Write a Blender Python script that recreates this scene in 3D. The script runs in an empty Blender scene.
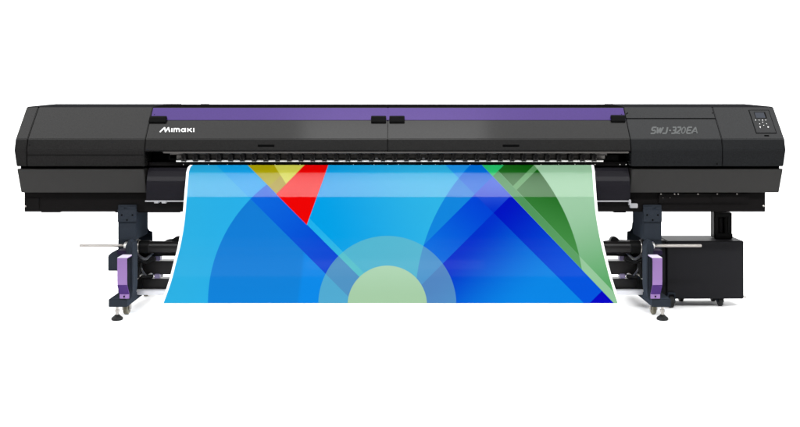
import bpy, bmesh, math, random
from mathutils import Vector, Matrix
random.seed(7)
scene = bpy.context.scene
COL = scene.collection

# ------------------------------------------------------------------ camera
EYE, DIST, SC = 1.48, 6.0, 150.0        # lens height, metres to the cover front (Y = 0), pixels per metre there
cam_d = bpy.data.cameras.new("camera"); cam = bpy.data.objects.new("camera", cam_d); COL.objects.link(cam)
cam.location = (0, -DIST, EYE); cam.rotation_euler = (math.radians(90), 0, 0)
cam_d.sensor_width = 36; cam_d.lens = 36 * DIST / (800 / SC); cam_d.shift_y = -113.5 / 800
cam_d.clip_end = 200; cam_d.clip_start = 0.05
scene.camera = cam
# ------------------------------------------------------------------ world: a dim white studio
w = bpy.data.worlds.new("World"); scene.world = w; w.use_nodes = True
bg = w.node_tree.nodes["Background"]; bg.inputs[0].default_value = (1, 1, 1, 1); bg.inputs[1].default_value = 0.30
scene.view_settings.view_transform = 'Standard'; scene.view_settings.look = 'None'
scene.view_settings.exposure = 0; scene.view_settings.gamma = 1
# ------------------------------------------------------------------ lamps: overhead softboxes and added fills
def area(name, loc, target, sx, sy, radiance, color=(1, 1, 1)):
    d = bpy.data.lights.new(name, 'AREA'); d.shape = 'RECTANGLE'; d.size = sx; d.size_y = sy
    d.energy = radiance * math.pi * sx * sy; d.color = color
    o = bpy.data.objects.new(name, d); COL.objects.link(o); o.location = loc
    o.rotation_euler = (Vector(target) - Vector(loc)).to_track_quat('-Z', 'Y').to_euler()
    return o
area("key_softbox", (0, -2.9, 4.0), (0, 0.0, 0.8), 8.5, 0.24, 65.0)
area("top_softbox", (0, -0.40, 3.9), (0, 0.10, 1.35), 8.4, 1.2, 2.3)
area("centre_softbox", (-0.05, -0.45, 3.5), (-0.05, 0.12, 1.35), 1.7, 0.4, 2.9)
area("rear_floor_fill", (0, 3.0, 4.3), (0, 0.7, 0.0), 9.0, 1.6, 10.0)  # added behind the machine to clear its shadow off the floor
area("backdrop_fill", (0, 1.5, 5.6), (0, 5.0, 5.0), 14.0, 0.9, 30.0)  # added out of view so the backdrop turns white
for sx in (-1, 1): area("side_floor_fill", (sx*5.4, 0.1, 1.5), (sx*1.9, 0.2, 0.0), 1.2, 1.2, 34.0)  # added beyond both ends to brighten the floor around the feet
area("under_fill", (-0.06, 0.0, 0.64), (-0.06, -0.2, 0.0), 2.84, 0.12, 48.0)  # added strip hidden behind the banner, washes out the floor shadow

# ------------------------------------------------------------------ measures
def zz(y, Y): return EYE - (y - 100) / SC * (DIST + Y) / DIST
def xx(x, Y): return (x - 400) / SC * (DIST + Y) / DIST
def at(x, y, Y): return Vector((xx(x, Y), Y, zz(y, Y)))

# ------------------------------------------------------------------ materials
def mat(name, col, rough=0.5, spec=0.3, metal=0.0, grain=0.0, bump=0.0, scale=400.0, coat=0.0, smudge=0.0):
    m = bpy.data.materials.new(name); m.use_nodes = True
    nt = m.node_tree; b = nt.nodes["Principled BSDF"]
    b.inputs["Base Color"].default_value = (*col, 1); b.inputs["Roughness"].default_value = rough
    b.inputs["Specular IOR Level"].default_value = spec; b.inputs["Metallic"].default_value = metal
    b.inputs["Coat Weight"].default_value = coat
    tc = nt.nodes.new("ShaderNodeTexCoord")
    if grain or bump:
        n = nt.nodes.new("ShaderNodeTexNoise"); n.inputs["Scale"].default_value = scale; n.inputs["Detail"].default_value = 2
        nt.links.new(tc.outputs["Object"], n.inputs["Vector"])
        if grain:
            r = nt.nodes.new("ShaderNodeMapRange")
            r.inputs["From Min"].default_value = 0.3; r.inputs["From Max"].default_value = 0.7
            r.inputs["To Min"].default_value = 1 - grain; r.inputs["To Max"].default_value = 1 + grain
            mx = nt.nodes.new("ShaderNodeVectorMath"); mx.operation = 'SCALE'
            mx.inputs[0].default_value = col
            nt.links.new(n.outputs["Fac"], r.inputs["Value"]); nt.links.new(r.outputs["Result"], mx.inputs["Scale"])
            nt.links.new(mx.outputs["Vector"], b.inputs["Base Color"])
        if bump:
            bp = nt.nodes.new("ShaderNodeBump"); bp.inputs["Strength"].default_value = bump; bp.inputs["Distance"].default_value = 0.0006
            nt.links.new(n.outputs["Fac"], bp.inputs["Height"]); nt.links.new(bp.outputs["Normal"], b.inputs["Normal"])
    if smudge:
        n2 = nt.nodes.new("ShaderNodeTexNoise"); n2.inputs["Scale"].default_value = 3.0; n2.inputs["Detail"].default_value = 5
        nt.links.new(tc.outputs["Object"], n2.inputs["Vector"])
        r2 = nt.nodes.new("ShaderNodeMapRange"); r2.inputs["From Min"].default_value = 0.3; r2.inputs["From Max"].default_value = 0.7
        r2.inputs["To Min"].default_value = rough - smudge; r2.inputs["To Max"].default_value = rough + smudge
        nt.links.new(n2.outputs["Fac"], r2.inputs["Value"]); nt.links.new(r2.outputs["Result"], b.inputs["Roughness"])
    return m
M = {}
M['charcoal'] = mat("charcoal_paint", (0.0100, 0.0098, 0.0096), 0.17, 0.24, grain=0.18, bump=0.04, scale=110)
M['charcoal2'] = mat("charcoal_blue_paint", (0.0092, 0.0098, 0.0105), 0.17, 0.24, grain=0.18, bump=0.04, scale=110)
M['skirt'] = mat("grey_skirt_paint", (0.0190, 0.0184, 0.0176), 0.5, 0.15, grain=0.10, bump=0.2, scale=300)
M['black'] = mat("black_steel", (0.0038, 0.0034, 0.0034), 0.5, 0.06, grain=0.1, scale=200)
M['gap'] = mat("dark_interior", (0.0025, 0.0025, 0.0025), 0.8, 0.0)
M['deck'] = mat("dark_deck", (0.014, 0.013, 0.013), 0.6, 0.1, grain=0.1)
M['purple'] = mat("purple_panel", (0.021, 0.008, 0.080), 0.34, 0.8, grain=0.12, scale=110)
M["purple"].node_tree.nodes["Principled BSDF"].inputs["Specular Tint"].default_value = (0.62, 0.46, 1.0, 1)
M['lilac'] = mat("lilac_plate", (0.21, 0.12, 0.30), 0.35, 0.4, metal=0.25)
M['slate'] = mat("slate_steel", (0.0195, 0.0235, 0.030), 0.6, 0.0, grain=0.12, bump=0.1, scale=200)
M['guide'] = mat("black_guide", (0.009, 0.0085, 0.011), 0.25, 0.10)
M['tube'] = mat("black_tube", (0.005, 0.0045, 0.0045), 0.35, 0.15)
M['plastic'] = mat("black_plastic", (0.0035, 0.0035, 0.0035), 0.45, 0.04)
M['alu'] = mat("aluminium", (0.50, 0.50, 0.52), 0.35, 0.5, metal=0.7)
M['steel'] = mat("brushed_steel", (0.34, 0.32, 0.30), 0.3, 0.5, metal=0.8)
M['white'] = mat("white_plastic", (0.75, 0.75, 0.74), 0.4, 0.4)
M['strip'] = mat("white_strip", (0.85, 0.84, 0.81), 0.5, 0.3)
M['inner_grey'] = mat('inner_grey', (0.30, 0.285, 0.27), 0.5, 0.2)
M['unit'] = mat('roller_unit', (0.017, 0.0155, 0.015), 0.35, 0.25)
M['lip'] = mat('lip_grey', (0.075, 0.070, 0.066), 0.4, 0.2)
M['matte_deck'] = mat('matte_deck', (0.012, 0.012, 0.013), 0.9, 0.0, grain=0.15)
M['matte_dark'] = mat('matte_dark', (0.004, 0.0038, 0.0038), 0.9, 0.0)
M['latch'] = mat('latch_black', (0.0022, 0.0022, 0.0022), 0.5, 0.03)
M['clamp'] = mat('clamp_grey', (0.085, 0.07, 0.12), 0.4, 0.3)
M['violet_dark'] = mat('violet_collar', (0.012, 0.008, 0.022), 0.5, 0.05)
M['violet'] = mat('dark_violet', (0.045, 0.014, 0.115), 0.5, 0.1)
M['hose'] = mat('hose_rubber', (0.016, 0.016, 0.018), 0.3, 0.3)
M['lit_top'] = mat('lit_lilac', (0.50, 0.46, 0.55), 0.4, 0.3)  # pale lilac with the reflected light put into its colour
M['grey_letter'] = mat("grey_lettering", (0.085, 0.089, 0.089), 0.5, 0.1)
M['white_letter'] = mat("white_lettering", (0.65, 0.65, 0.65), 0.5, 0.2)
M['rubber'] = mat("black_rubber", (0.012, 0.012, 0.012), 0.7, 0.2)
M['wheel'] = mat("olive_wheel", (0.12, 0.11, 0.075), 0.5, 0.3)
M['cabinet'] = mat("cabinet_paint", (0.0075, 0.0075, 0.009), 0.55, 0.1, grain=0.15, bump=0.2, scale=200)
M['screen'] = mat("lcd_screen", (0.024, 0.028, 0.037), 0.3, 0.2)
M['floor'] = mat("studio_floor", (0.82, 0.82, 0.82), 0.9, 0.0)

# ------------------------------------------------------------------ mesh helpers
def link(name, bm, m, parent=None, smooth=False):
    bmesh.ops.recalc_face_normals(bm, faces=bm.faces)
    me = bpy.data.meshes.new(name); bm.to_mesh(me); bm.free()
    if smooth:
        for p in me.polygons: p.use_smooth = True
        try: me.set_sharp_from_angle(angle=math.radians(35))
        except Exception: pass
    o = bpy.data.objects.new(name, me); COL.objects.link(o)
    o.data.materials.append(M[m] if isinstance(m, str) else m)
    if parent is not None:
        o.parent = parent; o.matrix_parent_inverse = parent_world(parent).inverted()
    return o
def parent_world(o):
    mm = Matrix.Translation(o.location)
    return mm if o.parent is None else Matrix.Identity(4) if o.type == 'MESH' else mm
def tag(o, label=None, cat=None, group=None, kind=None):
    if label: o['label'] = label
    if cat: o['category'] = cat
    if group: o['group'] = group
    if kind: o['kind'] = kind
    return o
def bev(bm, r, seg=2):
    if r > 0:
        bmesh.ops.bevel(bm, geom=[e for e in bm.edges if len(e.link_faces) == 2 and e.calc_face_angle(0) > 0.12], offset=r, segments=seg, affect='EDGES', clamp_overlap=True)
    return bm
def box(x0, x1, y0, y1, z0, z1, r=0.0, bm=None, seg=2):
    b = bmesh.new()
    vs = [b.verts.new((x, y, z)) for x in (x0, x1) for y in (y0, y1) for z in (z0, z1)]
    for f in ((0,1,3,2),(4,6,7,5),(0,4,5,1),(2,3,7,6),(0,2,6,4),(1,5,7,3)): b.faces.new([vs[i] for i in f])
    bmesh.ops.recalc_face_normals(b, faces=b.faces); bev(b, r, seg)
    return join(bm, b)
def join(bm, b):
    if bm is None: return b
    me = bpy.data.meshes.new("tmp"); b.to_mesh(me); b.free(); bm.from_mesh(me); bpy.data.meshes.remove(me)
    return bm
def pbox(x0, x1, y0, y1, Ya, Yb, r=0.0, bm=None):
    """box whose FRONT face (at Ya) spans photo-measured x0..x1, y0..y1; reaches back to Yb"""
    return box(xx(x0, Ya), xx(x1, Ya), Ya, Yb, zz(y1, Ya), zz(y0, Ya), r, bm)
def extrude_x(prof, X0, X1, r=0.0, bm=None):
    b = bmesh.new()
    a = [b.verts.new((X0, Y, z)) for Y, z in prof]; c = [b.verts.new((X1, Y, z)) for Y, z in prof]
    n = len(prof); b.faces.new(a); b.faces.new(c[::-1])
    for i in range(n): b.faces.new((a[i], c[i], c[(i+1) % n], a[(i+1) % n]))
    bmesh.ops.recalc_face_normals(b, faces=b.faces); bev(b, r)
    return join(bm, b)
def extrude_y(pts, Y0, Y1, r=0.0, bm=None):
    b = bmesh.new()
    a = [b.verts.new((x, Y0, z)) for x, z in pts]; c = [b.verts.new((x, Y1, z)) for x, z in pts]
    n = len(pts); b.faces.new(a); b.faces.new(c[::-1])
    for i in range(n): b.faces.new((a[i], c[i], c[(i+1) % n], a[(i+1) % n]))
    bmesh.ops.recalc_face_normals(b, faces=b.faces); bev(b, r)
    return join(bm, b)
def cyl(p0, p1, r0, r1=None, seg=24, bm=None, bevel=0.0):
    p0, p1 = Vector(p0), Vector(p1); r1 = r0 if r1 is None else r1
    q = (p1 - p0).to_track_quat('Z', 'Y'); b = bmesh.new()
    A = [b.verts.new(p0 + q @ Vector((r0 * math.cos(t), r0 * math.sin(t), 0))) for t in [2*math.pi*i/seg for i in range(seg)]]
    B = [b.verts.new(p1 + q @ Vector((r1 * math.cos(t), r1 * math.sin(t), 0))) for t in [2*math.pi*i/seg for i in range(seg)]]
    b.faces.new(A[::-1]); b.faces.new(B)
    for i in range(seg): b.faces.new((A[i], A[(i+1) % seg], B[(i+1) % seg], B[i]))
    bmesh.ops.recalc_face_normals(b, faces=b.faces)
    if bevel:
        bmesh.ops.bevel(b, geom=[e for e in b.edges if len(e.link_faces) == 2 and e.calc_face_angle(0) > 1.0], offset=bevel, segments=2, affect='EDGES')
    return join(bm, b)
def lathe(c, axis, prof, seg=28, bm=None):
    """prof: list of (distance along axis, radius)"""
    c = Vector(c); q = Vector(axis).to_track_quat('Z', 'Y'); b = bmesh.new(); rings = []
    for d, r in prof:
        rings.append([b.verts.new(c + q @ Vector((max(r, 1e-4)*math.cos(2*math.pi*i/seg), max(r, 1e-4)*math.sin(2*math.pi*i/seg), d))) for i in range(seg)])
    for R, S in zip(rings, rings[1:]):
        for i in range(seg): b.faces.new((R[i], R[(i+1) % seg], S[(i+1) % seg], S[i]))
    b.faces.new(rings[0][::-1]); b.faces.new(rings[-1])
    return join(bm, b)

# ------------------------------------------------------------------ setting
b = bmesh.new(); vs = [b.verts.new(p) for p in ((-9, -1.97, 0), (9, -1.97, 0), (9, 4.0, 0), (-9, 4.0, 0))]; b.faces.new(vs)
tag(link("floor", b, 'floor'), kind='structure')
prof = [(4.0, 0.0)] + [(4.0 + 1.2*math.sin(t), 1.2*(1-math.cos(t))) for t in [math.pi/2*i/12 for i in range(1, 13)]] + [(5.2, 6.5)]
b = bmesh.new(); L = [b.verts.new((-9, y, z)) for y, z in prof]; R = [b.verts.new((9, y, z)) for y, z in prof]
for i in range(len(prof)-1): b.faces.new((L[i], R[i], R[i+1], L[i+1]))
tag(link("wall", b, 'floor', smooth=True), kind='structure')

# ------------------------------------------------------------------ the printer
PR = bpy.data.objects.new("large_format_printer", None); COL.objects.link(PR); PR.location = (0, 0.4, 0)
tag(PR, "very wide charcoal inkjet printer with a purple top stripe standing on two dark legs", "printer")

T0, T1 = (0.20, 107), (0.02, 139)                     # the sloping face of the covers: (Y, photo row)
def slopeY(y): return T0[0] + (T1[0]-T0[0]) * (y-T0[1]) / (T1[1]-T0[1])
ZT0, ZT1 = zz(T0[1], T0[0]), zz(T1[1], T1[0])
NRM = Vector((0, -(ZT0-ZT1), T0[0]-T1[0])).normalized()
SL = Vector((0, T0[0]-T1[0], ZT0-ZT1))                 # up the slope
def on_slope(x, y, lift=0.0):
    # exact meeting of the sight line with the slope plane: real point, then lifted along the normal
    t = (y - T0[1]) / (T1[1] - T0[1])
    for _ in range(6):
        Y = T0[0] + (T1[0]-T0[0])*t; z = ZT0 + (ZT1-ZT0)*t
        yy = 100 + (EYE - z) * SC * DIST / (DIST + Y); t += (y - yy) / (T1[1]-T0[1])
    Y = T0[0] + (T1[0]-T0[0])*t; z = ZT0 + (ZT1-ZT0)*t
    return Vector((xx(x, Y), Y, z)) + NRM * lift
REAR = (0.72, zz(104.4, 0.72))
END_PROF = [(T0[0], ZT0), (T1[0], ZT1), (0.0, zz(150, 0)), (0.008, zz(166.3, 0.008)), (0.72, zz(166.3, 0.008)), REAR]
MID_PROF = [(T0[0], ZT0), (T1[0], ZT1), (0.0, zz(150.5, 0)), (0.012, zz(151.6, 0.012)), (0.20, zz(151.6, 0.012)), (0.215, ZT0-0.03)]
XL, XR = -2.572, 2.572
S1, S2, S3, S4, SM = -2.49, -1.703, 1.541, 2.151, -0.083   # seams
g = 0.0022
PANELS = {}
for key, x0, x1, m in (('a', XL, S1-g, 'charcoal'), ('b', S1+g, S2-g, 'charcoal'), ('d', S4+g, XR, 'charcoal2')):
    eb = extrude_x(END_PROF, x0, x1, 0.004)
    for v in eb.verts:
        if abs(v.co.x) > 2.55: v.co.x -= math.copysign(0.012, v.co.x) * max(0, min(1, (zz(150, 0)-v.co.z)/0.11))
    PANELS[key] = link("end_cover" if key != 'a' else "side_panel", eb, m, PR)
# right middle section: a lid above a service panel, parted by a horizontal seam
ysm = 118.6
pa, pb = on_slope(600, ysm-0.35), on_slope(600, ysm+0.35)
link("top_lid", extrude_x([(T0[0], ZT0), (pa.y, pa.z), (pa.y+0.10, pa.z-0.02), (0.72, pa.z-0.02), REAR], S3+g, S4-g, 0.003), 'charcoal2', PR)
SP = link("service_panel", extrude_x([(pb.y, pb.z), (T1[0], ZT1), (0.0, zz(150, 0)), (0.008, zz(166.3, 0.008)), (0.70, zz(166.3, 0.008)), (0.70, pa.z-0.03), (pb.y+0.10, pa.z-0.03)], S3+g, S4-g, 0.003), 'charcoal2', PR)
# dark frame that shows in the seams and carries everything
bm = box(XL+0.02, S2-0.004, 0.10, 0.70, zz(166.3, .035)+0.012, ZT0-0.03)
link("inner_frame", box(S1-0.03, S1+0.03, 0.09, 0.68, zz(166.3, .035)+0.01, ZT1-0.02, 0), 'gap', PR); bm.free()
link("rear_frame", box(S2+0.004, S3-0.004, 0.34, 0.69, zz(175, .2), ZT0-0.012, 0.003), 'gap', PR)
# the two hinged front covers with their purple stripe
for i, (x0, x1) in enumerate(((S2+g, SM-g*0.7), (SM+g*0.7, S3-g))):
    fc = link("front_cover", extrude_x(MID_PROF, x0, x1, 0.004), 'charcoal', PR)
    p0, p1 = on_slope(400, 108.0, 0), on_slope(400, 120.2, 0)
    a, c = p0 + NRM*0.0025, p1 + NRM*0.0025; d, e = p1 - NRM*0.004, p0 - NRM*0.004
    link("purple_stripe", extrude_x([(v.y, v.z) for v in (a, c, d, e)], x0+0.003 if i == 0 else SM+0.0002, SM-0.0002 if i == 0 else x1-0.003, 0.0008), 'purple', fc)
    for (hx0, hx1, hy) in (((150.3, 166.2, 117.6), (371.2, 386.2, 117.4)) if i == 0 else ((389.4, 404.6, 117.4), (610.2, 625.4, 116.6))):
        q0, q1 = on_slope(hx0, hy+0.3), on_slope(hx1, hy+5.6)
        X0, X1 = q0.x, q1.x
        hp = [(q0 + NRM*0.003), (q0 + NRM*0.020 + SL.normalized()*0.004), (q0 + NRM*0.024 - SL.normalized()*0.016), (q1 + NRM*0.012), (q1 - NRM*0.001), (q0 - NRM*0.003)]
        hb = extrude_x([(v.y, v.z) for v in hp], X0, X1, 0.004)
        link("latch", hb, 'latch', fc)
    sx = (257.8, 274.2) if i == 0 else (502.8, 519.2)
    link("finger_slot", pbox(sx[0], sx[1], 144.7, 146.7, 0.0045, 0.03, 0.001), 'gap', fc)
    PANELS['f%d' % i] = fc
# rear deck seen edge-on above the covers
link("top_deck", extrude_x([(0.222, ZT0+0.0035), (0.222, ZT0-0.02), (0.72, REAR[1]-0.03), (0.72, REAR[1]+0.002)], S2+g, S3-g, 0.002), 'matte_dark', PR)
for x0, x1 in ((XL+0.002, S2-g), (S3+g, XR-0.002)):
    link("end_deck", extrude_x([(0.206, ZT0+0.0005), (0.206, ZT0+0.003), (0.721, REAR[1]+0.004), (0.721, REAR[1]+0.0005)], x0, x1), 'matte_deck', PR)
for hx in (168, 177, 205, 609):
    p = at(hx, 104.6, 0.6)
    link("hinge", box(p.x-0.03, p.x+0.03, 0.57, 0.63, p.z-0.008, p.z+0.006, 0.003), 'matte_dark', PR)
link("back_panel", box(XL+0.03, XR-0.03, 0.723, 0.745, zz(190, .7), REAR[1]-0.01, 0.004), 'black', PR)

# small screws and service outlines on the end covers
def stud(x, y, parent, Y=None, r=0.004, m='gap'):
    if Y is None: p = on_slope(x, y); n = NRM
    else: p = at(x, y, Y); n = Vector((0, -1, 0))
    return link("screw", lathe(p - n*0.002, n, [(0, r), (0.004, r), (0.0055, r*0.6)], 10), m, parent)
def yfront(y): return 0.02*(150-y)/11 if y < 150 else 0.008*(y-150)/16.3
for x, y in ((630, 164.2), (717, 164.0)): stud(x, y, SP, yfront(y)-0.001)
for x, y in ((29.5, 145),): stud(x, y, PANELS['b'], yfront(y)-0.001, 0.003)
for x, y in ((627.5, 113), (712.5, 113)): stud(x, y, PANELS['d'])
stud(154.5, 114.7, PANELS['f0']); stud(621.5, 114.5, PANELS['f1']) ; stud(626.5, 113.8, PANELS['f1'])
# lower drawer line on the left end cover
xa, xb = S1+0.006, S2-0.01
pp = [(yfront(y)-0.0022, zz(y, yfront(y))) for y in (155.5, 164.8)]
link("access_flap", extrude_x([pp[0], pp[1], (pp[1][0]+0.012, pp[1][1]), (pp[0][0]+0.012, pp[0][1])], xa, xb, 0.0009), 'charcoal', PANELS['b'])
pp = [(yfront(y)-0.0012, zz(y, yfront(y))) for y in (154.9, 155.35)]
link("flap_shadow_gap", extrude_x([pp[0], pp[1], (pp[1][0]+0.01, pp[1][1]), (pp[0][0]+0.01, pp[0][1])], xa, xb), 'gap', PANELS['b'])

# grey skirts under both ends, with a recessed black joint above
for (x0, x1) in ((XL+0.006, S2-0.012), (S3+0.012, XR-0.006)):
    zt, zb = zz(168.8, 0.028), zz(192.6, 0.08)
    jr = link("joint_strip", box(x0+0.012, x1-0.012, 0.06, 0.68, zt-0.004, zz(166.3, .035)+0.003), 'gap', PR)
    s = extrude_x([(0.028, zt), (0.080, zb), (0.66, zb), (0.70, zt)], x0, x1, 0.004)
    for v in s.verts:                                   # the outer end leans in towards the bottom
        if (v.co.x < -2.5 or v.co.x > 2.5) and v.co.z < (zt+zb)/2: v.co.x -= math.copysign(0.006, v.co.x)
    link("skirt", s, 'skirt', PR)
# black chassis beam
ZC0, ZC1 = zz(211.8, 0.13), zz(190, 0.13)
CH = link("chassis_beam", box(xx(24.3, .13), xx(765.3, .13), 0.13, 0.66, ZC0, ZC1, 0.003), 'black', PR)
link("cover_plate", pbox(27.5, 39, 197.8, 210.6, 0.126, 0.14, 0.001), 'black', CH)
link("cover_plate", pbox(658.5, 749, 193.5, 203.2, 0.118, 0.128, 0.001), 'black', CH)
link("bracket", pbox(41, 60, 211.7, 212.5, 0.14, 0.4, 0.001), 'black', CH)
link("bracket", pbox(115, 180, 211.4, 212.6, 0.16, 0.4, 0.001), 'black', CH)
link("bracket", pbox(614, 626, 211.6, 212.8, 0.15, 0.4, 0.001), 'black', CH)
for x, y in ((25.4, 206.3), (763.6, 206.0)): stud(x, y, CH, 0.129, 0.006, 'steel')
for x in (661, 674.6, 678.2, 698, 717.2, 737): stud(x, 193.9, CH, 0.1165, 0.005, 'steel')
for x in (663, 670): stud(x, 197.8, CH, 0.1165, 0.003, 'steel')
link("cable_flap", pbox(712, 745, 195.5, 202, 0.1145, 0.1185, 0.001), 'black', CH)

# ---------------- print opening: back plate, rail, pinch rollers, white platen strip
OX0, OX1 = S2+0.004, S3-0.004
link("opening_back", box(OX0, OX1, 0.20, 0.215, zz(168, .2), ZT1-0.02), 'plastic', PR)
link("lip_rail", extrude_x([(0.006, zz(151.75, .006)), (0.006, zz(153.1, .006)), (0.03, zz(153.4, .03)), (0.03, zz(151.75, .006))], xx(163, .006), OX1-0.01, 0.001), 'lip', PR)
link("roller_beam", box(xx(170, .11), xx(607, .11), 0.11, 0.195, zz(158.8, .11), zz(153.0, .11), 0.002), 'inner_grey', PR)
link("beam_groove", box(xx(171, .108), xx(606, .108), 0.108, 0.1095, zz(155.2, .108), zz(154.6, .108)), 'gap', PR)
link("platen_strip", box(xx(176, .065), xx(603.5, .065), 0.065, 0.197, zz(161.9, .065), zz(160.0, .065), 0.001), 'strip', PR)
link("platen_edge", extrude_x([(0.092, zz(162.0, .092)), (0.092, zz(165.6, .092)), (0.12, zz(166.6, .12)), (0.196, zz(166.6, .12)), (0.196, zz(161.95, .092))], OX0, OX1, 0.001), 'black', PR)
def pinch():
    bm = bmesh.new()
    Y = 0.042; zt, zb = zz(153.4, Y), zz(162.0, Y); h = zt - zb; wd = 0.0155
    box(-wd, wd, Y+0.012, 0.13, zb+h*0.30, zt-h*0.10, 0.002, bm)
    box(-wd, -wd+0.008, Y, 0.15, zb+h*0.05, zt-h*0.2, 0.002, bm); box(wd-0.008, wd, Y, 0.15, zb+h*0.05, zt-h*0.2, 0.002, bm)
    box(-0.007, 0.007, Y+0.004, 0.12, zt-h*0.22, zt, 0.002, bm)
    return bm
pr0 = link("pinch_roller", pinch(), 'unit', PR)
wb = cyl((-0.0095, 0.054, zz(160.2, .054)), (0.0095, 0.054, zz(160.2, .054)), 0.0068, seg=14, bevel=0.001)
wh0 = link("wheel", wb, 'tube', pr0, smooth=True)
X0 = xx(183.4, .042); STEP = xx(594.5, .042) - X0
for i in range(36):
    X = X0 + STEP * i / 35
    if i == 0: pr0.location.x += X; continue
    c = pr0.copy(); COL.objects.link(c); c.parent = PR; c.matrix_parent_inverse = pr0.matrix_parent_inverse.copy(); c.location.x = X
    d = wh0.copy(); COL.objects.link(d); d.parent = c; d.matrix_parent_inverse = wh0.matrix_parent_inverse.copy()
link("end_block", box(xx(168.5, .11), xx(177, .11), 0.11, 0.19, zz(160.6, .11), zz(154.4, .11), 0.003), 'plastic', PR)
link("end_block", box(xx(604, .11), xx(619, .11), 0.11, 0.19, zz(163.4, .11), zz(154.4, .11), 0.006), 'plastic', PR)
random.seed(3)
for x in (183.5, 208.5, 227.5, 251, 275, 300, 353.5, 374, 387.5, 398.5, 421.5, 435.5, 470, 502, 541, 558.5, 575, 595, 620, 626):
    link("indicator_dot", lathe(at(x, 164.5, 0.0915), (0, -1, 0), [(0, .0035), (.0012, .003)], 8), 'strip', PR)
for x in (376.5, 423.5, 569.5):
    link("sensor_clip", box(xx(x-1.4, .094), xx(x+1.4, .094), 0.094, 0.12, zz(161.8, .094), zz(157.6, .094), 0.002), 'alu', PR)

# ---------------- black media guide below the opening
GP = [(0.12, 167.0), (0.082, 168.2), (0.066, 171.0), (0.043, 176.6), (0.032, 181.0), (0.026, 185.2), (0.023, 190.0), (0.023, 200.4), (0.125, 200.4)]
link("media_guide", extrude_x([(Y, zz(y, Y)) for Y, y in GP], xx(145.2, 0), xx(631.2, 0), 0.0012), 'guide', PR)
link("guide_edge", box(xx(145, .018), xx(630, .018), 0.018, 0.10, zz(201.9, .018), zz(200.5, .018), 0.001), 'alu', PR)
link("beam_front", box(xx(144.6, .05), xx(636, .05), 0.05, 0.128, zz(211.6, .05), zz(202.0, .05), 0.002), 'black', PR)
lb = pbox(629.2, 631.2, 199.6, 205.5, 0.012, 0.05, 0.002); pbox(630.2, 638.0, 203.6, 208.2, 0.016, 0.048, 0.004, lb)
link("guide_lever", lb, 'alu', PR)
for x in (156, 163.5): link("clip", pbox(x-2, x+2.4, 200.6, 203.4, 0.014, 0.05, 0.002), 'alu', PR)

# ---------------- control panel on the right end
cpx0, cpx1 = 2.397, 2.530
def quad_on_slope(x0, x1, ya, yb, lift, thick, r=0.0006, bm=None):
    a, c = on_slope(400, ya), on_slope(400, yb)
    P = [a + NRM*lift, c + NRM*lift, c + NRM*(lift-thick), a + NRM*(lift-thick)]
    return extrude_x([(p.y, p.z) for p in P], x0, x1, r, bm)
CP = link("control_panel", quad_on_slope(cpx0, cpx1, 110.4, 133.0, 0.003, 0.006, 0.002), 'charcoal2', PR)
link("panel_gap", quad_on_slope(cpx0-0.004, cpx1+0.004, 109.9, 133.5, 0.0008, 0.003, 0), 'gap', CP)
def onx(x, y): return on_slope(x, y).x
link("display", quad_on_slope(onx(754.9, 115), onx(764.4, 115), 112.8, 118.2, 0.0042, 0.003), 'screen', CP)
link("display_bezel", quad_on_slope(onx(754.3, 115), onx(765.9, 115), 112.2, 118.7, 0.0034, 0.003), 'plastic', CP)
for kx, ky, kr in ((755.5, 120.4, .0042), (759, 120.4, .0042), (762.3, 120.4, .0042), (765.5, 120.4, .0042), (762.5, 122.5, .004), (759.6, 124.2, .004), (766.5, 124.2, .004), (763.5, 125.5, .004), (760.1, 127.3, .0066), (768.0, 127.3, .0066)):
    link("key", lathe(on_slope(kx, ky, 0.002), NRM, [(0, kr*.75), (0.0025, kr*.75), (0.0035, kr*0.5)], 12), 'white', CP)
link("card_slot", quad_on_slope(onx(764.3, 135.6), onx(769, 135.6), 135.0, 136.3, 0.0012, 0.003, 0), 'gap', CP)

# ---------------- lettering (strokes drawn on the slope, each a thin raised ribbon)
def ribbon(bm, pts, wd, lift, th=0.0006, closed=False):
    pts = [p for i, p in enumerate(pts) if i == 0 or math.hypot(p[0]-pts[i-1][0], p[1]-pts[i-1][1]) > 0.08]
    n = len(pts); P = [Vector(p) for p in pts]; Lf, Rt = [], []
    for i in range(n):
        d0 = (P[i]-P[i-1]).normalized() if (i > 0 or closed) else None
        d1 = (P[(i+1) % n]-P[i]).normalized() if (i < n-1 or closed) else None
        if d0 is None: d0 = d1
        if d1 is None: d1 = d0
        n0, n1 = Vector((-d0.y, d0.x)), Vector((-d1.y, d1.x)); mt = (n0+n1)
        mt = mt.normalized() if mt.length > 1e-6 else n0
        k = 1 / max(0.45, mt.dot(n1))
        Lf.append(P[i] + mt*wd/2*k); Rt.append(P[i] - mt*wd/2*k)
    tv = [(bm.verts.new(on_slope(a.x, a.y, lift)), bm.verts.new(on_slope(c.x, c.y, lift)), bm.verts.new(on_slope(c.x, c.y, lift-th)), bm.verts.new(on_slope(a.x, a.y, lift-th))) for a, c in zip(Lf, Rt)]
    for i in range(n if closed else n-1):
        A, B = tv[i], tv[(i+1) % n]
        for k in range(4): bm.faces.new((A[k], B[k], B[(k+1) % 4], A[(k+1) % 4]))
    if not closed: bm.faces.new(tv[0]); bm.faces.new(tv[-1][::-1])
def arc(cx, cy, rx, ry, a0, a1, n=8): return [(cx+rx*math.cos(math.radians(a0+(a1-a0)*i/n)), cy-ry*math.sin(math.radians(a0+(a1-a0)*i/n))) for i in range(n+1)]
bm = bmesh.new(); yb, yt, ym = 132.1, 127.3, 128.4
LIFT = [0.0012]
def st(pts, wd, closed=False): ribbon(bm, pts, wd, LIFT[0], closed=closed); LIFT[0] += 0.00008
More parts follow.
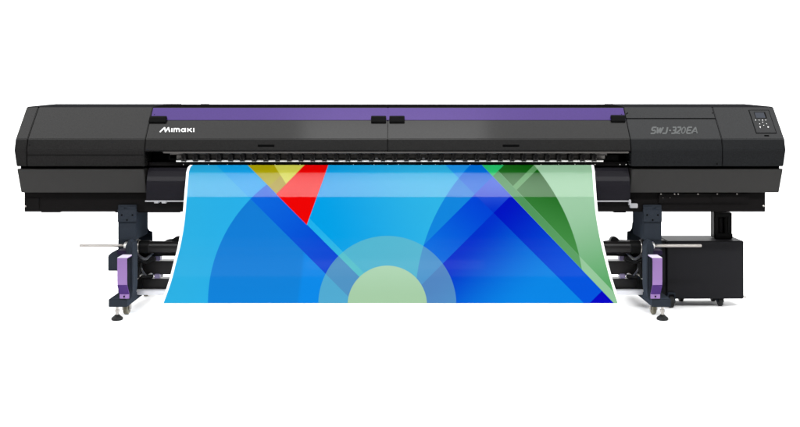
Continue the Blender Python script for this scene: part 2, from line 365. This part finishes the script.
st([(159.9, yb), (164.6, yt+.3)], 1.2); st([(164.5, yt), (165.7, yb)], 1.35); st([(165.3, yb), (168.4, yt+.3)], 1.15); st([(168.4, yt), (169.7, yb)], 1.35)
st([(171.9, ym-.2), (171.9, yb)], 1.1)
st([(174.0, yb), (174.0, ym-.2)], 1.15); st([(174.0, 129.4)] + arc(175.3, 129.6, 1.3, 1.0, 150, 0, 6) + [(176.6, yb)], 1.1); st([(176.6, 129.6)] + arc(178.0, 129.6, 1.35, 1.0, 150, 0, 6) + [(179.35, yb)], 1.1)
st(arc(183.2, 130.25, 1.75, 1.45, 0, 360, 16)[:-1], 1.0, True); st([(185.4, ym-.2), (185.4, yb)], 1.1)
st([(187.9, ym-.2), (187.9, yb)], 1.1); st([(188.2, 130.4), (191.6, ym)], 1.0); st([(189.0, 130.0), (191.9, yb-.1)], 1.1)
st([(193.8, ym-.2), (193.8, yb)], 1.15)
link("maker_lettering", bm, 'white_letter', PANELS['f0'])
bm = bmesh.new(); LIFT[0] = 0.0012; h0, h1 = 133.4, 127.3; W_ = 1.6
def it(pts, wd=W_, closed=False): st([(x + (130.3-y)*0.22, y) for x, y in pts], wd, closed)
hm = (h0+h1)/2
it([(656.0, h1+.1), (652.8, h1+.1)] + arc(652.8, (h1+hm)/2+.1, 1.0, (hm-h1)/2, 90, 270, 6) + [(654.6, hm+.1)] + arc(654.6, (h0+hm)/2, 1.0, (h0-hm)/2, 90, -90, 6) + [(651.2, h0)])
it([(657.0, h1), (657.9, h0)]); it([(657.9, h0), (660.0, h1+.5)]); it([(660.0, h1+.5), (660.6, h0)]); it([(660.6, h0), (662.6, h1)])
it([(666.9, h1), (666.9, h0-1.2)] + arc(665.8, h0-1.1, 1.1, 1.1, 0, -90, 5) + [(663.0, h0)])
it([(668.9, hm+.2), (671.0, hm+.2)])
it([(672.0, h1+.1), (674.5, h1+.1)] + arc(674.6, (h1+hm)/2+.1, .95, (hm-h1)/2, 90, -90, 6) + [(673.0, hm)]); it([(674.4, hm)] + arc(674.7, (h0+hm)/2, 1.0, (h0-hm)/2, 90, -90, 6) + [(671.9, h0)])
it([(676.7, h1+.1), (679.2, h1+.1)] + arc(679.3, (h1+hm)/2, 1.0, (hm-h1)/2, 90, -50, 5) + [(676.7, h0-.2), (680.6, h0)])
it(arc(683.4, hm, 1.75, (h0-h1)/2, 0, 360, 16)[:-1], 1.0, True)
it([(691.4, h1+.1), (688.0, h1+.1), (687.2, h1+.9), (687.2, h0-.8), (688.0, h0), (691.2, h0)]); it([(687.4, hm), (691.0, hm)])
it([(692.0, h0+.1), (695.0, h1)]); it([(694.9, h1), (697.8, h0+.1)], 1.15); it([(693.4, 131.6), (696.6, 131.6)], .9)
link("model_lettering", bm, 'grey_letter', SP)

# ------------------------------------------------------------------ stands and take-up unit
def caster(c, r, wdt, parent, m='wheel'):
    """c: floor contact point; the wheel rolls along Y"""
    x, y = c
    bm = box(x-wdt*0.9, x-wdt*0.65, y-r*0.5, y+r*0.5, r*0.8, r*2.35, 0.002); box(x+wdt*0.65, x+wdt*0.9, y-r*0.5, y+r*0.5, r*0.8, r*2.35, 0.002, bm)
    box(x-wdt*0.9, x+wdt*0.9, y-r*0.6, y+r*0.6, r*2.3, r*2.6, 0.003, bm)
    o = link("caster", bm, 'steel' if m == 'wheel' else 'slate', parent)
    link("wheel", lathe((x-wdt*0.55, y, r), (1, 0, 0), [(0, r*0.85), (wdt*0.15, r), (wdt*0.95, r), (wdt*1.1, r*0.85)], 24), m, parent, smooth=True)
    return o
def stand(cx, s):
    """cx: photo column of the lilac plate's middle; s: -1 left stand, +1 right stand (towards the outside)"""
    def X(dx, Y): return xx(cx + s*dx, Y)               # dx counted outwards
    def bx(d0, d1, y0, y1, Ya, Yb, r=0.002, bm=None):
        a, c = sorted((X(d0, Ya), X(d1, Ya))); return box(a, c, Ya, Yb, zz(y1, Ya), zz(y0, Ya), r, bm)
    root = link("stand", bx(-9, 4, 239.5, 296, 0.30, 0.42, 0.003, bx(-14, 4, 205, 240, 0.11, 0.40, 0.003)), 'slate', PR)
    # bolted head plate on the upright
    hp = bx(-14.4, 4.4, 209.2, 222, 0.098, 0.11, 0.002); bx(-14, -5, 206.8, 209.6, 0.1, 0.11, 0.001, hp); bx(-2, 3.4, 207.2, 209.6, 0.1, 0.11, 0.001, hp)
    link("head_plate", hp, 'slate', root)
    for d, y in ((-10.5, 215), (0.2, 215), (-5, 220)):
        p = Vector((X(d, .098), .098, zz(y, .098)))
        link("bolt", lathe(p + Vector((0, .002, 0)), (0, -1, 0), [(0, .006), (.005, .006), (.006, .004)], 6), 'gap', root)
    # rear brace plate, curved towards its foot
    pts = [(-13.5, 222), (-25.5, 222), (-26, 228), (-28, 231), (-30.5, 231), (-31, 241), (-29.5, 246), (-13.5, 250)]
    link("brace_plate", extrude_y([(X(d, .42), zz(y, .42)) for d, y in pts], 0.402, 0.42, 0.003), 'slate', root)
    link("rear_leg", bx(-26, -14, 244, 294, 0.50, 0.58, 0.003), 'slate', root)
    # foot beam running front to back
    Yf = -0.03
    fb = bx(-5.0, 13.5, 299.2, 307.2, Yf, 0.88, 0.003) if s < 0 else bx(-5.5, 13.5, 299.2, 307.2, Yf, 0.88, 0.003)
    link("foot_beam", fb, 'slate', root)
    # take-up side plate (dark) and the inclined inner gusset
    pts = [(-3.5, 246), (-6.5, 240), (-10, 243), (-11, 250), (-11, 286), (-9.5, 297), (-6.5, 303), (-3.5, 306.5)]
    link("side_plate", extrude_y([(X(d, .03), zz(y, .03)) for d, y in pts], 0.03, 0.14, 0.004), 'slate', root)
    rb = bx(-8.2, -7.2, 246, 300, 0.022, 0.03, 0.001); bx(-10.4, -9.6, 252, 290, 0.022, 0.03, 0.001, rb)
    link("plate_rib", rb, 'slate', root)
    # lilac bent cover plate
    zt = zz(258.0, -0.09)
    out = [(0.028, zt)] + [(Y, zz(y, Y)) for Y, y in ((-0.09, 258.0), (-0.09, 280.2), (-0.086, 285.2), (-0.040, 294.2), (-0.040, 298.8))]
    prof = out + [(-0.034, out[-1][1]), (-0.034, out[-2][1]+0.002), (-0.079, out[-3][1]+0.001), (-0.083, out[-4][1]), (-0.083, zt-0.007), (0.028, zt-0.007)]
    a, c = sorted((X(-4.9, -.09), X(4.9, -.09)))
    link("lilac_cover", extrude_x(prof, a, c, 0.0025), 'lilac', root)
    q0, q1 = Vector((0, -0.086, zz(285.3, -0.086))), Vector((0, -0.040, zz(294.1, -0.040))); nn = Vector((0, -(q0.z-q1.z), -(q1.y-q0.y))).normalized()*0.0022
    link("dark_strip", extrude_x([(q0.y+nn.y, q0.z+nn.z), (q1.y+nn.y, q1.z+nn.z), (q1.y-nn.y, q1.z-nn.z), (q0.y-nn.y, q0.z-nn.z)], a+0.0005, c-0.0005), 'violet', root)  # darker violet strip laid over the sloping lower facet
    link("lit_top_face", box(a+0.001, c-0.001, -0.089, 0.027, zt-0.0015, zt+0.003, 0.001), 'lit_top', root)  # near-white layer paints the light reflected by the cover's top face
    p = Vector((X(-2.2, -.040), -.041, zz(296.6, -.040))); link("screw", lathe(p, (0, -1, 0), [(0, .006), (.004, .006), (.005, .003)], 10), 'gap', root)
    link("collar_cap", bx(-4.9, 4.9, 250.6, 255.0, 0.03, 0.12, 0.003), 'violet_dark', root)
    # motor / chain box outside, behind the lilac plate
    if s < 0:
        mb = [(14.2, 256), (10.2, 252.2), (-3, 252.2), (-3, 271), (14.2, 271)]
        link("motor_box", extrude_y([(X(d, .06), zz(y, .06)) for d, y in mb], 0.06, 0.28, 0.004), 'slate', root)
    # levelling foot
    fx, fy = X(5.0, 0.05), 0.055
    lf = cyl((fx, fy, 0.03), (fx, fy, zz(306, .05)), 0.0095, seg=16); cyl((fx, fy, 0.055), (fx, fy, 0.07), 0.016, seg=6, bm=lf)
    o = link("levelling_foot", lf, 'steel', root, smooth=True)
    link("foot_pad", lathe((fx, fy, 0), (0, 0, 1), [(0.001, .034), (.006, .038), (.016, .037), (.026, .024), (.036, .014)], 28), 'rubber', root, smooth=True)
    if s < 0:
        caster((X(-4.0, .2), 0.22), 0.040, 0.030, root); caster((X(-24, .80), 0.80), 0.034, 0.03, root)
    else:
        caster((X(-3.6, .2), 0.22), 0.040, 0.026, root); caster((X(13.2, .42), 0.42), 0.042, 0.03, root, 'rubber')
    # shaft with its white stop collar, and the bearing bracket
    Ys = 0.16; zc = zz(245.7, Ys)
    if s < 0: e0, e1, c0, c1 = 42.5, -12, -2.6, -6.6
    else: e0, e1, c0, c1 = 43.8, -8, -7.8, -3.6
    sh = cyl((X(e0, Ys), Ys, zc), (X(e1, Ys), Ys, zc), 0.0105, seg=20, bevel=0.002)
    link("shaft", sh, 'steel', root, smooth=True)
    link("stop_collar", cyl((X(c0, Ys), Ys, zc), (X(c1, Ys), Ys, zc), 0.027, seg=24, bevel=0.005), 'white', root, smooth=True)
    bb = bx(-13.0, -7.6, 237.6, 250.5, 0.12, 0.2, 0.008)
    if s < 0: link("bearing_block", bb, 'plastic', root)
    else: bb.free()
    # clutch levers between plate and tube
    lv = cyl((X(-16, .2), 0.18, zz(258, .2)), (X(-24, .2), 0.2, zz(262, .2)), 0.02, seg=14); cyl((X(-24, .2), 0.2, zz(262, .2)), (X(-33, .2), 0.2, zz(258, .2)), 0.018, seg=14, bm=lv)
    cyl((X(-20, .2), 0.19, zz(276.5, .2)), (X(-31, .2), 0.21, zz(276, .2)), 0.010, seg=12, bm=lv); cyl((X(-20, .2), .17, zz(262, .2)), (X(-17, .2), .17, zz(277, .2)), .012, seg=10, bm=lv)
    link("clutch_lever", lv, 'plastic', root, smooth=True)
    ch = bx(-12, -33, 252.6, 262.5, 0.245, 0.30, 0.012); bx(-12, -30, 272.8, 280, 0.245, 0.30, 0.010, ch); bx(-12, -20, 260, 292, 0.235, 0.28, 0.006, ch)
    link("clutch_housing", ch, 'plastic', root)
    link("end_flange", lathe((X(-13.2, .2), .2, zz(247, .2)), (-s, 0, 0), [(0, .052), (.012, .058), (.02, .058), (.03, .046), (.10, .046), (.104, .043)], 32), 'plastic', root, smooth=True)
    for d, y in ((-22, 259), (-27, 275.5), (-31, 260)):
        link("bolt", lathe((X(d, .24), .243, zz(y, .24)), (0, -1, 0), [(0, .007), (.007, .007), (.009, .004)], 8), 'steel', root)
    link("hub_ring", lathe((X(-16.5, .2), .2, zz(247, .2)), (-s, 0, 0), [(0, .0475), (.003, .0485), (.007, .0485), (.010, .0475)], 32), 'steel', root, smooth=True)
    link("hub_ring", lathe((X(-24.5, .2), .2, zz(247, .2)), (-s, 0, 0), [(0, .0435), (.003, .0445), (.012, .0445), (.015, .0435)], 32), 'slate', root, smooth=True)
    def hose(pts, r, m):
        P = [Vector((X(d, Y), Y, zz(y, Y))) for d, y, Y in pts]; Q = []
        for i in range(len(P)-1):
            p0, p1, p2, p3 = P[max(i-1, 0)], P[i], P[i+1], P[min(i+2, len(P)-1)]
            for k in range(6):
                t = k/6; Q.append(0.5*(2*p1+(p2-p0)*t+(2*p0-5*p1+4*p2-p3)*t*t+(3*p1-p0-3*p2+p3)*t**3))
        Q.append(P[-1]); hb = bmesh.new(); rings = []
        for i, q in enumerate(Q):
            d = (Q[min(i+1, len(Q)-1)]-Q[max(i-1, 0)]).to_track_quat('Z', 'Y')
            rings.append([hb.verts.new(q + d @ Vector((r*math.cos(a), r*math.sin(a), 0))) for a in [2*math.pi*k/10 for k in range(10)]])
        for A, B in zip(rings, rings[1:]):
            for k in range(10): hb.faces.new((A[k], A[(k+1) % 10], B[(k+1) % 10], B[k]))
        hb.faces.new(rings[0]); hb.faces.new(rings[-1]); link("cable", hb, m, root, smooth=True)
    hose([(-13, 251, .19), (-17, 256, .17), (-23, 259, .18), (-28, 256, .2), (-31, 252, .22)], 0.011, 'hose')
    hose([(-14, 256, .19), (-18, 263, .18), (-20, 270, .19), (-25, 276, .2), (-31, 275, .22)], 0.007, 'hose')
    hose([(-15, 279, .2), (-20, 274.5, .2), (-24, 277, .21), (-29, 273.8, .22), (-32, 277, .23)], 0.006, 'steel')
    link("clamp", bx(-38, -33, 256, 260.8, 0.24, 0.30, 0.004), 'clamp', root); link("clamp", bx(-37.5, -32, 274.4, 278.8, 0.24, 0.30, 0.004), 'clamp', root)
    return root
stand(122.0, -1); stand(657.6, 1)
Yt = 0.20
tb = cyl((xx(136.5, Yt), Yt, zz(247, Yt)), (xx(645.5, Yt), Yt, zz(247, Yt)), 0.0415, seg=40, bevel=0.004)
link("take_up_tube", tb, 'tube', PR, smooth=True)
bp = [(163.5, 241.5), (167, 239.6), (173, 238.8), (176, 236.4), (181, 236), (190, 236), (190, 242)]
link("tube_cradle", extrude_y([(xx(x, .24), zz(y, .24)) for x, y in bp], 0.22, 0.27, 0.003), 'plastic', PR)
bp = [(600, 242), (609.5, 240.5), (611, 237.4), (614, 236.2), (617, 237.4), (619, 240), (632, 240.5), (634, 242.4)]
link("tube_cradle", extrude_y([(xx(x, .24), zz(y, .24)) for x, y in bp], 0.22, 0.27, 0.003), 'plastic', PR)
link("take_up_trough", box(xx(136, .23), xx(646, .23), 0.23, 0.29, zz(256.2, .23), zz(250.5, .23), 0.004), 'plastic', PR)
link("cross_bar", box(xx(134, .26), xx(648, .26), 0.26, 0.34, zz(274.6, .26), zz(261.0, .26), 0.003), 'slate_dark' if 'slate_dark' in M else 'tube', PR)
link("cross_bar", box(xx(134, .26), xx(648, .26), 0.26, 0.34, zz(290.0, .26), zz(278.8, .26), 0.003), 'tube', PR)
tr = box(xx(135, .20), xx(646.5, .20), 0.20, 0.25, zz(295.2, .20), zz(290.3, .20), 0.006)
link("tie_bar", tr, 'alu', PR)

# ------------------------------------------------------------------ the cabinet on casters
CX0, CX1 = xx(667.3, .42), xx(743.8, .42)
CB = bpy.data.objects.new("equipment_cabinet", None); COL.objects.link(CB); CB.location = ((CX0+CX1)/2, 0.6, 0)
tag(CB, "plain black steel cabinet on small casters under the right end of the printer", "cabinet")
link("body", box(CX0, CX1, 0.42, 0.68, zz(299, .42), zz(241, .42), 0.005), 'cabinet', CB)
link("side_rail", box(CX0-0.035, CX0-0.004, 0.44, 0.66, zz(298, .44), zz(240.5, .44), 0.004), 'cabinet', CB)
caster((xx(720.3, .46), 0.47), 0.036, 0.026, CB, 'rubber'); caster((xx(712, .64), 0.62), 0.036, 0.026, CB, 'rubber'); caster((xx(680, .64), 0.62), 0.036, 0.026, CB, 'rubber')
link("door_catch", pbox(743.6, 746.6, 296.4, 297.6, 0.43, 0.46, 0.002), 'steel', CB)
# ribbed cable column joining cabinet and chassis
dc = box(xx(714.2, .5), xx(718.6, .5), 0.50, 0.58, zz(238.6, .5), zz(211, .5), 0.006)
box(xx(727, .5), xx(732.2, .5), 0.50, 0.58, zz(238.6, .5), zz(212.4, .5), 0.006, dc)
box(xx(717.6, .54), xx(728, .54), 0.535, 0.58, zz(238, .53), zz(211, .53), 0.004, dc)
box(xx(714.6, .5), xx(731.4, .5), 0.497, 0.53, zz(217.4, .5), zz(212.6, .5), 0.006, dc); box(xx(714.6, .5), xx(732.6, .5), 0.493, 0.53, zz(239.2, .5), zz(233.2, .5), 0.006, dc)
box(xx(724.6, .5), xx(727.4, .5), 0.498, 0.54, zz(234, .5), zz(217, .5), 0.006, dc)
cyl((xx(720.5, .52), .53, zz(218, .52)), (xx(720.5, .52), .53, zz(232, .52)), 0.022, seg=18, bm=dc)
link("cable_column", dc, 'plastic', CB)

# ------------------------------------------------------------------ the printed banner
def srgb(r, g_, b_): return tuple(((c/255)/12.92 if c/255 <= .04045 else ((c/255+.055)/1.055)**2.4) for c in (r, g_, b_))
def interp(tab, v):
    for (a, A), (c, C) in zip(tab, tab[1:]):
        if v <= c: t = (v-a)/(c-a); return A + (C-A)*t
    return tab[-1][1]
YTAB = [(165, 0.078), (172, 0.028), (197.4, -0.052)]
LOW = [(197.4, -0.052), (214, -0.120), (230, -0.195), (248, -0.286), (265, -0.380), (283, -0.502), (303.3, -0.655)]
def catm(tab, v):
    xs = [a for a, _ in tab]
    for i in range(len(tab)-1):
        if v <= tab[i+1][0] + 1e-9:
            t = (v-xs[i])/(xs[i+1]-xs[i]); p1, p2 = tab[i][1], tab[i+1][1]
            p0 = tab[i-1][1] if i > 0 else 2*p1-p2; p3 = tab[i+2][1] if i+2 < len(tab) else 2*p2-p1
            return 0.5*((2*p1)+(-p0+p2)*t+(2*p0-5*p1+4*p2-p3)*t*t+(-p0+3*p1-3*p2+p3)*t**3)
    return tab[-1][1]
LE = [(165, 190.2), (167, 188.0), (170, 186.9), (172, 186.3), (197.4, 184.2), (213, 182.9), (230, 180.8), (248, 177.4), (265, 173.0), (283, 168.2), (303.3, 161.0)]
RE = [(165, 593.6), (167, 594.2), (172, 594.9), (197.4, 596.6), (213, 598.1), (230, 600.8), (248, 604.5), (265, 608.7), (283, 613.6), (303.3, 620.2)]
rows = [165, 165.15, 166, 167, 168.5, 170, 171.2, 172, 172.8] + [172 + 25.4*i/8 for i in range(1, 8)] + [196.6, 197.4, 198.2] + [197.4 + 105.9*i/40 for i in range(1, 41)] + [303.1]
rows = sorted(rows)
US = [0, 0.0015] + [i/48 for i in range(1, 48)] + [0.9985, 1]; NX = len(US) - 1
bm = bmesh.new(); uv = bm.loops.layers.uv.new("artwork"); grid = []; art = {}
for y in rows:
    Y = interp(YTAB, y) if y <= 197.4 else catm(LOW, y)
    l, r = catm(LE, y), catm(RE, y); row = []
    for i in range(NX+1):
        x = l + (r-l)*US[i]; v = bm.verts.new(at(x, y, Y)); art[v] = (x, y); row.append(v)
    grid.append(row)
for a, c in zip(grid, grid[1:]):
    for i in range(NX):
        f = bm.faces.new((a[i], a[i+1], c[i+1], c[i])); f.smooth = True
        for lp in f.loops: x, y = art[lp.vert]; lp[uv].uv = ((x-400)/100, (y-300)/100)
# a second skin behind gives the sheet its thickness
BN_ME = bpy.data.meshes.new("printed_banner"); bm.normal_update(); bm.to_mesh(BN_ME); bm.free()
BN = bpy.data.objects.new("printed_banner", BN_ME); COL.objects.link(BN)
so = BN.modifiers.new("thickness", 'SOLIDIFY'); so.thickness = 0.0012; so.offset = -1
tag(BN, "glossy printed sheet with blue, green and red geometric shapes rolling out of the printer's front", "printed banner")

# artwork as nodes: x, y in sheet units (hundredths), straight edges and circles layered over a base
am = bpy.data.materials.new("printed_artwork"); am.use_nodes = True; nt = am.node_tree; pb = nt.nodes["Principled BSDF"]
N, K = nt.nodes.new, nt.links.new
uvn = N("ShaderNodeUVMap"); uvn.uv_map = "artwork"; sep = N("ShaderNodeSeparateXYZ"); K(uvn.outputs[0], sep.inputs[0])
AX, AY = sep.outputs[0], sep.outputs[1]
def mth(op, a, c=None, d=None, clamp=False):
    n = N("ShaderNodeMath"); n.operation = op; n.use_clamp = clamp
    for i, v in enumerate((a, c, d)):
        if v is None: continue
        if isinstance(v, (int, float)): n.inputs[i].default_value = v
        else: K(v, n.inputs[i])
    return n.outputs[0]
def lin(a, c): return mth('ADD', mth('MULTIPLY', AX, a), mth('MULTIPLY', AY, c))      # a*x + c*y in hundredths
DIF, SUM = lin(-1, 1), lin(1, 1)       # y-x and y+x
def px(k_x, k_y, k): return (k - k_x*400 - k_y*300)/100
def edge(v, k): return mth('MULTIPLY_ADD', mth('SUBTRACT', v, k), 160.0, 0.5, True)      # soft 0/1 edge, v > k
def half(a, c, k):                      # 1 where a*x + c*y > k  (artwork pixels)
    base = DIF if (a, c) == (-1, 1) else SUM if (a, c) == (1, 1) else lin(a, c)
    return edge(base, px(a, c, k))
def inv(v): return mth('SUBTRACT', 1.0, v)
def both(*vs):
    o = vs[0]
    for v in vs[1:]: o = mth('MULTIPLY', o, v)
    return o
def circ(cx, cy, r):
    dx, dy = mth('SUBTRACT', AX, (cx-400)/100), mth('SUBTRACT', AY, (cy-300)/100)
    return inv(edge(mth('SQRT', mth('ADD', mth('MULTIPLY', dx, dx), mth('MULTIPLY', dy, dy))), r/100))
def line(p, q):                         # 1 on the left-hand side going p -> q with y downwards flipped: positive side of the normal
    nx, ny = -(q[1]-p[1]), q[0]-p[0]; l = math.hypot(nx, ny); nx /= l; ny /= l
    return edge(lin(nx, ny), px(nx, ny, nx*p[0]+ny*p[1]))
def poly(*pts):                         # convex polygon, clockwise as seen (y down)
    return both(*[line(p, q) for p, q in zip(pts, pts[1:]+pts[:1])])
def grad(a, c, k0, k1):                 # 0..1 ramp of a*x + c*y between k0 and k1 (artwork pixels)
    s, e = px(a, c, k0), px(a, c, k1)
    n = N("ShaderNodeMapRange"); n.interpolation_type = 'SMOOTHSTEP'
    K(lin(a, c), n.inputs[0]); n.inputs[1].default_value = min(s, e); n.inputs[2].default_value = max(s, e)
    if s > e: n.inputs[3].default_value = 1; n.inputs[4].default_value = 0
    return n.outputs[0]
INK = 0.46                                # ink strength: print colours as reflectances
def C3(rgb): return tuple(v*INK for v in srgb(*rgb))
def mix(f, A, B):
    n = N("ShaderNodeMix"); n.data_type = 'RGBA'
    if isinstance(f, (int, float)): n.inputs[0].default_value = f
    else: K(f, n.inputs[0])
    for i, v in ((6, A), (7, B)):
        if isinstance(v, tuple): n.inputs[i].default_value = (*C3(v), 1)
        else: K(v, n.inputs[i])
    return n.outputs[2]
dA = half(-1, 1, -82.3); dB = half(-1, 1, -51.5); dS = half(-1, 1, -91)      # left diagonal band and thin stripe
rA = line((482, 165), (613.6, 303)); rB = half(-1, 1, -280.5); rS = line((492.5, 165), (624, 303))     # right diagonal band
uA = half(1, 1, 669); uB = half(1, 1, 706.5); uS = half(1, 1, 699)           # band climbing to the right
c1, c2, c3 = circ(356.5, 303, 148.5), circ(615.6, 303, 200.4), circ(371, 303, 213.5)
ro, ri = circ(387.3, 305, 69), circ(387.3, 305.5, 39.7)
col = mix(grad(1, -0.35, 240, 375), (0, 160, 230), (46, 180, 229))
# left field below the band
leftc = mix(grad(1, 0, 160, 245), (44, 178, 229), (40, 176, 232))
col = mix(inv(inv(dB)), col, leftc)
col = mix(both(dA, inv(dB)), col, (18, 166, 236))
col = mix(both(dS, inv(dA)), col, mix(grad(0, 1, 225, 262), (30, 178, 236), (50, 184, 224)))
# left disc
disc = mix(grad(1, 0.12, 332, 337), mix(grad(0, 1, 200, 303), (18, 124, 214), (14, 130, 218)), (8, 137, 232))
col = mix(both(c1, dB), col, disc)
col = mix(both(c1, dA, inv(dB)), col, mix(grad(1, 1, 430, 600), (10, 104, 222), (0, 70, 212)))
# right disc and its bands
d2 = both(c2, inv(half(-1, 1, -280.5)) if False else c2)
col = mix(c2, col, (16, 132, 220))
col = mix(both(c2, uA), col, mix(grad(-1, 1, -290, -150), (0, 66, 214), (8, 112, 224)))
col = mix(both(c2, uB), col, mix(grad(1, 1, 706, 830), (0, 48, 204), (6, 134, 230)))
# falling band on the right: lighter outside the disc, deep blue inside
col = mix(both(inv(rA), 1.0) if False else both(rA, inv(rB), inv(c2)), col, (30, 150, 236))
col = mix(both(rA, inv(rB), c2, inv(uA)), col, (0, 112, 222))
col = mix(both(rA, inv(rB), uA, inv(uB)), col, mix(grad(0, 1, 172, 213), (62, 108, 226), (0, 52, 206)))
col = mix(both(rA, inv(rB), uB), col, mix(grad(1, 1, 706, 860), (0, 18, 194), (0, 84, 222)))
col = mix(both(rA, inv(rB), half(1, 1, 893)), col, (4, 4, 196))
# greens
gout = mix(grad(0.25, 1, 340, 450), (160, 205, 168), (88, 168, 100))
col = mix(inv(rA), col, gout) if False else mix(both(inv(rA), half(1, 0, 470)), col, gout)
gin = mix(grad(-0.35, 1, -35, 66), (0, 92, 0), (70, 146, 72))
col = mix(both(inv(rS), c3, half(1, 0, 470)), col, gin)
col = mix(both(inv(rA), rS, c3, half(1, 0, 470)), col, mix(grad(0, 1, 190, 260), (78, 148, 90), (92, 160, 100)))
col = mix(both(inv(rA), rS, inv(c3), half(1, 0, 540)), col, (150, 200, 156))
col = mix(both(inv(rA), half(1, 0, 470), inv(uA)), col, (40, 200, 112))
col = mix(both(inv(rS), uS, inv(uB), half(1, 0, 470)), col, mix(both(c3), (170, 212, 174), (96, 160, 98)))
# yellow and red
col = mix(poly((242.5, 160), (309.8, 160), (276.8, 194.2)), col, (178, 168, 8))
col = mix(poly((271, 160), (309.8, 160), (286, 184.2)), col, (214, 214, 84))
col = mix(poly((269.4, 186.4), (280.6, 175.4), (285.9, 183.6), (276.8, 194.2)), col, (176, 158, 52))
col = mix(poly((309.5, 160), (330, 160), (328.4, 165), (306.8, 225), (276.2, 194.2)), col, (238, 2, 2))
# ring and half disc at the foot
col = mix(mth('MULTIPLY', ro, 0.42), col, mix(grad(1, 0, 330, 450), (122, 206, 170), (124, 190, 176)))
col = mix(ri, col, mix(grad(0, 1, 266, 303), (174, 212, 178), (166, 204, 166)))
# unprinted white margins down both sides
sl = N("ShaderNodeAttribute"); sl.attribute_name = "margin"
mg = inv(edge(sl.outputs["Fac"], 0.025))
wn = N("ShaderNodeMix"); wn.data_type = 'RGBA'; K(mg, wn.inputs[0]); K(col, wn.inputs[6]); wn.inputs[7].default_value = (0.8, 0.8, 0.8, 1)
K(wn.outputs[2], pb.inputs["Base Color"])
pb.inputs["Roughness"].default_value = 0.10; pb.inputs["Specular IOR Level"].default_value = 0.034
at_ = BN_ME.attributes.new("margin", 'FLOAT', 'POINT')
vals = []
for y in rows:
    l, r = catm(LE, y), catm(RE, y)
    for i in range(NX+1): vals.append(min((r-l)*US[i], (r-l)*(1-US[i]))/100)
at_.data.foreach_set("value", vals)
BN_ME.materials.append(am)
